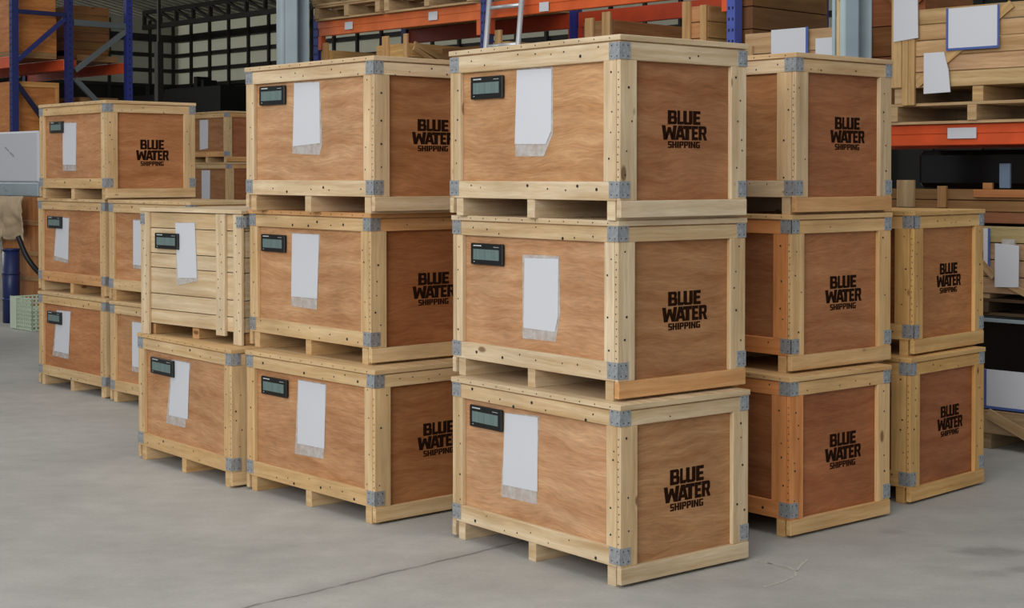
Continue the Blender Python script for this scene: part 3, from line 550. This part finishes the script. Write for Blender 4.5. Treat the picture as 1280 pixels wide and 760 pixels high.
b_ = plank_crate('plank_crate', -1.33, -0.9, 0.02, 0.6, ZL, 2.70, 'tan crate with uneven post tops and slanting boards above the second stack', 6, (1.22, 1.02, 0.7), ((-1.23, -1.15, ZL+0.1, 2.77), (-0.95, -0.9, ZL+0.1, 2.775)))
bar('slanting_board', (0.235, -0.25, 0.79), (0.235, 0.27, 0.6), 0.04, 0.02, 'old', b_, (1.05, 0.92, 0.7), up=(1, 0, 0))
bar('slanting_board', (0.262, -0.28, 0.75), (0.262, 0.2, 0.53), 0.04, 0.02, 'old', b_, (1.05, 0.92, 0.7), up=(1, 0, 0))
plank_crate('plank_crate', -0.8, -0.12, 0.3, 1.0, ZL, 2.66, 'dark brown plank crate on the shelf left of the ladder', 5, DRK)
plank_crate('plank_crate', 0.12, 0.3, 0.02, 0.7, ZL, 2.64, 'small pale crate with a tall post behind the ladder', 6, TAN, ((0.16, 0.23, ZL+0.1, 2.73),))
plank_crate('plank_crate', 1.1, 1.38, 0.02, 0.86, ZL, 2.73, 'brown crate with two pale posts above the front stack lid', 6, BRN, ((1.13, 1.21, ZL+0.1, 2.752), (1.3, 1.377, ZL+0.1, 2.785)), pt=(1.0, 0.86, 0.66))
plank_crate('plank_crate', 2.05, 2.27, 0.02, 0.95, ZL, 2.765, 'narrow tan plank crate left of the light blue upright', 7, (1.1, 0.86, 0.55), ((2.055, 2.125, ZL+0.1, 2.8), (2.215, 2.268, ZL+0.1, 2.765)), pt=(1.08, 0.9, 0.66))
plank_crate('plank_crate', 2.445, 2.57, 0.12, 1.0, ZL, 3.2, 'tall dark brown plank crate right behind the light blue upright', 8, DRK)
g_ = plank_crate('plank_crate', 2.585, 3.34, 0.02, 0.36, ZL, 2.545, 'weathered pale crate with two white notices, left of the right-hand column', 4, (0.96, 0.9, 0.82), ((2.59, 2.66, ZL+0.05, 2.46),), pt=(1.05, 1.0, 0.92))
def notice(par, pts, y, label, edge=None, bevel=0.006):
    o = ob('notice_sheet', prism(pts, bevel), M['paper'], par, (0, y, 0)); o['label'] = label
    if edge:
        for q in edge: bx('blue_edge', (q[0], -bevel-0.003, q[1]), (q[2], -bevel-0.0003, q[3]), 'trim_blue', o)
    return o
def rect(x0, z0, x1, z1): return [(x0, z0), (x1, z0), (x1, z1), (x0, z1)]
gc = 2.9625
notice(g_, rect(2.82-gc, 2.35-ZL, 3.11-gc, 2.552-ZL), -0.192, 'white board notice with blue edge', [(3.095-gc, 2.35-ZL, 3.115-gc, 2.555-ZL)])
notice(g_, rect(3.17-gc, 2.33-ZL, 3.32-gc, 2.475-ZL), -0.192, 'small white paper notice')
h_ = plank_crate('plank_crate', 3.28, 3.72, 0.4, 1.0, ZL, 3.15, 'dark red-brown crate with diagonal braces right of the column', 6, (0.5, 0.28, 0.17), ((3.29, 3.33, ZL+0.05, 3.14),), pt=(0.7, 0.42, 0.26))
bar('diagonal_brace', (-0.2, -0.312, 1.1), (0.2, -0.312, 0.55), 0.06, 0.018, 'old', h_, (0.62, 0.36, 0.22)); bar('diagonal_brace', (-0.05, -0.312, 1.12), (0.2, -0.312, 0.8), 0.05, 0.018, 'old', h_, (0.55, 0.32, 0.2))
# right bay, upper load
pallet(3.74, 4.86, -0.045, 0.95, ZL, 'wooden pallet under the big pine crate on the red beam', (1.06, 1.0, 0.92), h=0.128)
zc = ZL+0.1285
m_ = plank_crate('plank_crate', 3.77, 4.9, -0.05, 0.9, zc, 2.60, 'big pale pine plank crate with white notices on the right beam', 5, (1.16, 1.08, 0.9), ((3.845, 3.885, 2.02, 2.42), (3.888, 3.93, 2.02, 2.42)), skid=0.09, pt=(1.15, 1.02, 0.78))
mc = 4.335; b2 = -0.475
bar('diagonal_brace', (3.95-mc, b2-0.01, 2.15-zc), (4.56-mc, b2-0.01, 2.585-zc), 0.05, 0.018, 'old', m_, (1.1, 0.96, 0.72))
bx('corner_board', (3.77-mc, b2-0.02, 2.13-zc), (3.84-mc, b2-0.001, 2.75-zc), 'old', m_, (1.14, 1.02, 0.8))
notice(m_, [(3.79-mc, 2.41-zc), (3.96-mc, 2.425-zc), (3.955-mc, 2.69-zc), (3.79-mc, 2.69-zc)], b2-0.024, 'tall white paper notice in a sleeve')
notice(m_, [(4.155-mc, 2.345-zc), (4.485-mc, 2.345-zc), (4.485-mc, 2.585-zc), (4.155-mc, 2.585-zc)], b2-0.022, 'white board with blue edges', [(4.148-mc, 2.342-zc, 4.163-mc, 2.588-zc), (4.148-mc, 2.335-zc, 4.49-mc, 2.349-zc), (4.479-mc, 2.342-zc, 4.492-mc, 2.588-zc)])
notice(m_, [(4.0-mc, 2.085-zc), (4.178-mc, 2.09-zc), (4.165-mc, 2.22-zc), (4.135-mc, 2.33-zc), (4.0-mc, 2.33-zc)], b2-0.024, 'hanging white paper with a slanting edge')
# right bay, floor load: from the floor up
lo = empty('wooden_dunnage', rk(4.55, 0.35, 0), YAW, 'weathered wooden feet under the black void block at the right edge', 'pallet')
for x, w in ((-0.14, 0.03), (0.28, 0.03)):
    bx('beam_foot', (x-0.05, -0.44, 0), (x+0.05, 0.44, 0.09), 'old', lo, (0.72, 0.7, 0.68))
bx('cross_board', (-0.36, -0.45, 0.0915), (0.36, -0.42, 0.225), 'old', lo, (0.78, 0.74, 0.7)); bx('cross_board', (-0.36, 0.42, 0.0915), (0.36, 0.45, 0.225), 'old', lo, (0.78, 0.74, 0.7))
bar('diagonal_foot', (-0.1, -0.462, 0.21), (0.16, -0.462, 0.1), 0.06, 0.02, 'old', lo, (0.9, 0.85, 0.78))
bx('deck', (-0.36, -0.42, 0.19), (0.36, 0.42, 0.225), 'old', lo, (0.7, 0.66, 0.6))
bl = empty('load_or_void_block', rk(4.55, 0.35, 0.2265), YAW, 'black block standing for dark void, carrying a white board with blue edges, lower right', 'package')  # solid black box put where there is a dark void
bx('black_block', (-0.7, -0.42, 0.0), (0.36, 0.42, 0.545), 'film', bl, bev=0.02); bx('steel_rail', (-0.4, -0.45, 0.515), (0.36, -0.421, 0.535), 'grey', bl, (0.7, 0.7, 0.7))
notice(bl, rect(-0.165, 0.015, 0.35, 0.235), -0.4205, 'white board with blue edges', [(-0.15, 0.015, -0.128, 0.235), (-0.165, 0.006, 0.35, 0.022)])
pz = 0.2265+0.546
pallet(3.85, 4.92, -0.045, 0.85, pz, 'low pallet tinted into the dark void above the black block, right edge', (0.2, 0.17, 0.15), h=0.1)  # near-black tint paints the void's darkness onto the pallet
q_ = plank_crate('plank_crate', 3.85, 4.92, -0.05, 0.8, pz+0.1005, 1.30, 'weathered plank crate with clipboard paper at the right edge', 4, (0.98, 0.9, 0.82), skid=0.03)
qc = 4.385; qz = pz+0.1005; qb = -0.425
notice(q_, [(4.47-qc, 0.945-qz), (4.618-qc, 0.95-qz), (4.62-qc, 1.19-qz), (4.47-qc, 1.2-qz)], qb-0.02, 'white clipboard paper')
cp = bx('clear_clip', (4.51-qc, qb-0.024, 1.19-qz), (4.59-qc, qb-0.002, 1.225-qz), 'sleeve', q_); cp['label'] = 'crumpled clear plastic clip'
notice(q_, rect(4.38-qc, 1.05-qz, 4.425-qc, 1.285-qz), qb-0.002, 'white folder edge with blue spine', [(4.416-qc, 1.05-qz, 4.43-qc, 1.285-qz)])
bar('diagonal_brace', (4.55-qc, qb-0.011, 0.96-qz), (4.68-qc, qb-0.011, 0.905-qz), 0.04, 0.018, 'old', q_, (0.95, 0.85, 0.74)); bar('diagonal_brace', (4.36-qc, qb-0.011, 1.1-qz), (4.46-qc, qb-0.011, 1.0-qz), 0.04, 0.018, 'old', q_, (0.95, 0.85, 0.74))
d_c = plank_crate('plank_crate', 3.68, 4.92, 0.0, 0.85, 1.3005, 1.515, 'low red-brown plank crate with block tops under the red beam', 3, (0.6, 0.4, 0.28), skid=0.01)
for x0, x1, zz, tn in ((4.36, 4.42, 0.27, (0.85, 0.5, 0.3)), (3.78, 3.9, 0.285, PALE), (4.06, 4.12, 0.25, (0.9, 0.66, 0.45))):
    bx('block', (x0-4.30, -0.447, 0.2105 if x0 == 4.36 else 0.1), (x1-4.30, -0.4255, zz-0.02), 'old', d_c, tn)
bx('edge_board', (4.3-4.30, -0.447, 0.165), (4.9-4.30, -0.4255, 0.21), 'old', d_c, (1.0, 0.56, 0.34))
bk = empty('load_or_void_block', rk(4.4, 0.62, 1.5165), YAW, 'black film-wrapped block in the gap under the red beam, right', 'package')
bx('black_block', (-0.72, -0.24, 0), (0.5, 0.24, 0.235), 'film', bk, bev=0.03); bx('grey_panel', (-0.14, -0.262, 0.0), (-0.07, -0.2415, 0.15), 'grey', bk, (0.75, 0.85, 1.1)); bx('white_tag', (0.02, -0.246, 0.12), (0.1, -0.2415, 0.155), 'paper', bk)

# ------------------------------------------------------------------ columns and ladder
def column(name, loc, label_parts):
    r = empty(name, loc, YAW); r['kind'] = 'structure'; return r
c1 = column('trim_2', (-1.93, 13.4, 0), None)
pipe('drain_pipe', (-0.085, 0.0, 0), (-0.085, 0.0, 6), 0.058, 'grey', c1, seg=24)
bx('flange', (0.06, -0.07, 0), (0.2, -0.055, 6), 'grey', c1, (1.0, 1.02, 1.03)); bx('flange', (0.06, 0.055, 0), (0.2, 0.07, 6), 'grey', c1); bx('web', (0.06, -0.054, 0), (0.072, 0.054, 6), 'grey', c1, (0.9, 0.9, 0.9)); bx('edge_strip', (0.015, -0.05, 0), (0.04, -0.03, 6), 'grey', c1, (1.15, 1.15, 1.15))
c2 = column('trim_3', (2.07, 9.4, 0), None)
bx('flange', (0.0, -0.075, 0), (0.085, -0.06, 6), 'grey', c2, (0.62, 0.66, 0.72)); bx('web', (-0.012, -0.074, 0), (-0.001, 0.074, 6), 'grey', c2, (1.0, 1.0, 1.0)); bx('flange', (0.0, 0.06, 0), (0.085, 0.075, 6), 'grey', c2)
pipe('conduit_pipe', (-0.078, -0.03, 0), (-0.078, -0.03, 6), 0.018, 'pine', c2, (1.0, 0.95, 0.75)); bx('cover_strip', (-0.06, -0.05, 0), (-0.013, -0.04, 6), 'grey', c2, (1.15, 1.2, 1.2)); bx('cover_strip', (-0.118, -0.05, 0), (-0.097, -0.035, 6), 'grey', c2, (1.0, 1.05, 1.1))
ld = empty('ladder', rk(0.355, -0.4, -0.0), YAW, 'silver tube ladder leaning on the upper orange beam', 'ladder')
for x in (-0.17, 0.19): pipe('rail', (x+0.01, 0, 0.012), (x+0.02, 0.36, 3.5), 0.021, 'alu', ld)
for i in range(11):
    f = (0.19+i*0.3)/3.5; pipe('rung', (-0.15+0.01+0.02*f, 0.36*f, 0.19+i*0.3), (0.17+0.01+0.02*f, 0.36*f, 0.19+i*0.3), 0.016, 'alu', ld, seg=10)

# ------------------------------------------------------------------ left rack, seen from its end
L0 = Vector((-5.70, 17.6, 0))
def lk(s, w, z): return L0 + RR*s + NN*w + Vector((0, 0, z))
lr = empty('pallet_rack', L0, YAW, 'blue pallet rack end frames with diagonal braces, far left background', 'rack')
for w, rot in ((0.0, 0), (0.76, math.pi), (1.54, math.pi)):
    ob('upright', upright_mesh(5.0), M['blue'], lr, (0, w, 0), (0, 0, rot), tint=(1.15, 1.3, 1.2) if w > 1.5 else (1.0, 0.95, 0.8))
    ob('upright', upright_mesh(5.0), M['blue'], lr, (-2.6, w, 0), (0, 0, rot))
GRY = (2.4, 2.0, 0.85)
bar('frame_brace', (0, 0.06, 3.46), (0, 0.70, 3.46), 0.05, 0.04, 'blue', lr, (0.7, 0.6, 0.45), up=(1, 0, 0)); bar('frame_brace', (0.0, 0.08, 2.9), (0, 0.68, 3.42), 0.05, 0.04, 'blue', lr, (1.2, 1.1, 0.9), up=(1, 0, 0))
bar('frame_brace', (0, 0.08, 2.63), (0, 0.66, 1.9), 0.05, 0.04, 'blue', lr, (0.4, 0.35, 0.25), up=(1, 0, 0)); bar('frame_brace', (0, 0.78, 3.38), (0, 1.48, 3.38), 0.07, 0.04, 'grey', lr, (0.3, 0.28, 0.27), up=(1, 0, 0))
bar('frame_brace', (0, 0.8, 2.82), (0, 1.48, 3.33), 0.06, 0.04, 'grey', lr, (0.34, 0.32, 0.3), up=(1, 0, 0)); bar('frame_brace', (0, 0.8, 2.72), (0, 1.48, 2.1), 0.06, 0.04, 'grey', lr, (0.3, 0.28, 0.27), up=(1, 0, 0))
for w in (0.015, 0.68, 0.8, 1.48):
    for z0 in (2.82, 1.75): bx('beam', (-2.55, w, z0), (-0.046, w+0.045, z0+0.128), 'orange', lr, (1.0, 0.8, 0.7), 0.004)
def lbox(s0, s1, w0, w1, z0, z1, label, tint, mat='ply', cat='crate', rails=True):
    r = empty('plywood_crate' if cat == 'crate' else 'pallet_board', lk((s0+s1)/2, (w0+w1)/2, z0), YAW, label, cat, 'plywood crates in the left rack' if cat == 'crate' else 'pallet boards in the left rack'); a, b, h = (s1-s0)/2, (w1-w0)/2, z1-z0
    bx('plywood_body', (-a, -b, 0.0), (a, b, h), mat, r, tint)
    if rails:
        dk = tuple(c*0.85 for c in tint)
        for za in (0.0, h-0.06): bx('edge_rail', (a+0.0005, -b, za), (a+0.018, b, za+0.06), 'pine', r, dk)
        for y in (-b, b-0.05): bx('edge_stile', (a+0.0005, y, 0.061), (a+0.018, y+0.05, h-0.061), 'pine', r, dk)
    return r
P1 = (1.12, 0.7, 0.32)
lbox(-2.4, -0.14, 0.1, 0.64, 2.9495, 3.02, 'flat pallet board on the left rack upper beam', (0.7, 0.55, 0.4), 'old', 'pallet', False)
lbox(-2.4, -0.14, 0.1, 0.64, 3.0205, 3.42, 'lower orange-tan plywood crate high in the left rack', P1, rails=False)
lbox(-2.4, -0.16, 0.1, 0.64, 3.4205, 3.95, 'upper orange-tan plywood crate on top in the left rack', (1.08, 0.66, 0.3), rails=False)
lbox(-2.4, -0.1, 0.1, 0.64, 1.8795, 2.67, 'orange plywood crate below the orange beam in the left rack', (1.12, 0.7, 0.33))
lbox(-2.4, -0.14, 0.9, 1.44, 2.9495, 3.02, 'flat pallet board on the rear left rack beam', (0.6, 0.45, 0.32), 'old', 'pallet', False)
def lplank(s0, s1, w0, w1, z0, z1, label, nf, tint):
    r = plank_crate('plank_crate', s0, s1, w0, w1, z0, z1, label, nf, tint); r.location = lk((s0+s1)/2, (w0+w1)/2, z0); return r
lplank(-2.3, -0.3, 0.92, 1.42, 3.3, 3.9, 'dark plank crate at the top of the rear left rack', 5, (0.5, 0.3, 0.18)).location.z = 3.0205
lplank(-2.3, -0.1, 0.92, 1.42, 1.8795, 2.52, 'brown plank crate low in the rear left rack', 4, (0.62, 0.46, 0.32))
# floor goods left of the far stack
bo = empty('plywood_crate', (-4.95, 16.9, 0), YAW, 'brown plywood box behind the far left stack, under the white wrapped load', 'crate')
bx('plywood_body', (-0.75, -0.3, 0.09), (0.3, 0.3, 1.36), 'ply', bo, (0.9, 0.62, 0.36)); 
for x in (-0.6, 0.2): bx('skid', (x-0.05, -0.28, 0), (x+0.05, 0.28, 0.09), 'steel', bo)
for z in (0.45, 0.72, 1.05): bx('batten', (-0.74, -0.318, z), (0.3, -0.3005, z+0.05), 'pine', bo, (0.6, 0.42, 0.26))
wb = empty('load_or_void_block', (-4.95, 16.9, 1.361), YAW, 'white plastic wrapped load at the left edge with a grey lower band', 'package')
bx('white_wrap', (-0.85, -0.3, 0.15), (0.1, 0.3, 0.71), 'paper', wb, bev=0.02); bx('grey_band', (-0.86, -0.31, 0.0), (0.11, 0.31, 0.149), 'grey', wb, (0.95, 0.95, 0.95), 0.01)
for x, z in ((-0.62, 0.52), (-0.5, 0.46), (-0.66, 0.08)): bar('tape_mark', (x-0.04, -0.3035 if z > 0.2 else -0.3135, z+0.02), (x+0.05, -0.3035 if z > 0.2 else -0.3135, z-0.02), 0.015, 0.005, 'galv', wb)
# crumpled beige cloth hanging over the box
bm = bmesh.new(); nx, nz = 26, 22
rnd = random.Random(3)
vv = {}
from mathutils import noise as mn
for i in range(nx+1):
    for j in range(nz+1):
        u, v = i/nx, j/nz
        ln = 0.48 + 0.2*mn.noise((u*3.0, 0.4, 1)) + 0.28*max(0, 1-u/0.5)
        x = -1.0 + u*1.05; z = 1.36 - v*ln
        y = -0.40 - 0.10*abs(mn.noise((x*6, z*5, 3.3))) - 0.05*math.sin(u*17+v*4)*v - 0.06*math.sin(math.pi*min(v*1.4, 1))
        vv[i, j] = bm.verts.new((x + 0.03*mn.noise((u*4, v*7, 8)), y, z))
for i in range(nx):
    for j in range(nz): bm.faces.new((vv[i, j], vv[i+1, j], vv[i+1, j+1], vv[i, j+1]))
for f in bm.faces: f.smooth = True
me = bpy.data.meshes.new('cloth'); bm.to_mesh(me); bm.free()
cl_ = ob('cloth_sheet', me, M['cloth'], None, (-4.95, 16.9, 0), (0, 0, YAW)); sm = cl_.modifiers.new('thick', 'SOLIDIFY'); sm.thickness = 0.012
tag(cl_, 'crumpled beige cloth hanging over the brown box at the left edge', 'cloth')
dr_ = empty('drum', (-5.41, 16.68, 0), 0, 'blue plastic drum on the floor at the left edge', 'drum')
pipe('drum_body', (0, 0, 0), (0, 0, 0.78), 0.09, 'drum', dr_, seg=28)
for z in (0.24, 0.52): pipe('drum_hoop', (0, 0, z), (0, 0, z+0.03), 0.096, 'drum', dr_, seg=28)
pipe('drum_lid', (0, 0, 0.781), (0, 0, 0.8), 0.096, 'drum', dr_, seg=28)
# bent dark hose in front of the box
cu = bpy.data.curves.new('hose', 'CURVE'); cu.dimensions = '3D'; cu.bevel_depth = 0.028; cu.bevel_resolution = 3
sp = cu.splines.new('BEZIER'); pts = [(-5.18, 16.2, 0.95), (-5.05, 16.15, 0.7), (-4.9, 16.2, 0.52), (-4.72, 16.35, 0.4), (-4.5, 16.5, 0.029)]; sp.bezier_points.add(len(pts)-1)
for bp_, c in zip(sp.bezier_points, pts): bp_.co = c; bp_.handle_left_type = bp_.handle_right_type = 'AUTO'
tmp = bpy.data.objects.new('hose_curve', cu); C.objects.link(tmp); bpy.context.view_layer.update()
hm = bpy.data.meshes.new_from_object(tmp.evaluated_get(bpy.context.evaluated_depsgraph_get())); bpy.data.objects.remove(tmp); bpy.data.curves.remove(cu)
ho = ob('hose', hm, M['black']); tag(ho, 'dark bent hose hanging in front of the brown box at left', 'hose')
# white mesh basket
nb = empty('mesh_basket', (-4.93, 16.0, 0), YAW, 'pale green mesh basket on the floor left of the far left stack', 'basket')
bm = bmesh.new()
def rod(a, b, w=0.012):
    r = bmesh.ops.create_cube(bm, size=1.0)['verts']; bmesh.ops.scale(bm, vec=[max(w, abs(b[i]-a[i])) for i in range(3)], verts=r); bmesh.ops.translate(bm, vec=[(a[i]+b[i])/2 for i in range(3)], verts=r)
for i in range(11):
    x = -0.22+i*0.044
    for y in (-0.16, 0.16): rod((x, y, 0.01), (x, y, 0.33))
for i in range(8):
    y = -0.16+i*0.0457
    for x in (-0.22, 0.22): rod((x, y, 0.01), (x, y, 0.33))
for k in range(9):
    z = 0.01+k*0.04
    for y in (-0.16, 0.16): rod((-0.22, y, z), (0.22, y, z))
    for x in (-0.22, 0.22): rod((x, -0.16, z), (x, 0.16, z))
me = bpy.data.meshes.new('mesh_wall'); bm.to_mesh(me); bm.free(); ob('mesh_wall', me, M['net'], nb)['kind'] = 'stuff'
bx('corner_panel', (-0.235, -0.175, 0.006), (-0.1, -0.168, 0.34), 'net', nb); bx('basket_floor', (-0.22, -0.16, 0.004), (0.22, 0.16, 0.012), 'net', nb); bx('packed_sheet', (-0.2, -0.14, 0.013), (0.2, 0.14, 0.22), 'net', nb, bev=0.02)
# chalk scribble on the floor
def chalk(pts, w):
    bm = bmesh.new(); L_, R_ = [], []
    for i, p in enumerate(pts):
        a = Vector(pts[max(i-1, 0)]); c = Vector(pts[min(i+1, len(pts)-1)]); d = (c-a).normalized(); n = Vector((-d.y, d.x))*w*(0.6+0.8*rnd.random())
        L_.append(bm.verts.new((p[0]+n.x, p[1]+n.y, 0.0012))); R_.append(bm.verts.new((p[0]-n.x, p[1]-n.y, 0.0012)))
    for i in range(len(pts)-1): bm.faces.new((R_[i], R_[i+1], L_[i+1], L_[i]))
    me = bpy.data.meshes.new('chalk'); bm.to_mesh(me); bm.free()
    o = ob('chalk_mark', me, M['chalk'], None); o.parent = fl; o.matrix_parent_inverse = Matrix.Translation((-fl.location.x, -fl.location.y, -fl.location.z)); return o
chalk([(1.0, 6.39), (1.04, 6.34), (1.1, 6.3), (1.13, 6.26), (1.145, 6.2), (1.13, 6.13), (1.07, 6.05), (0.98, 5.97)], 0.006)
chalk([(1.145, 6.2), (1.17, 6.27), (1.2, 6.34), (1.23, 6.4)], 0.005)
chalk([(1.12, 6.25), (1.08, 6.3), (1.03, 6.37)], 0.003)
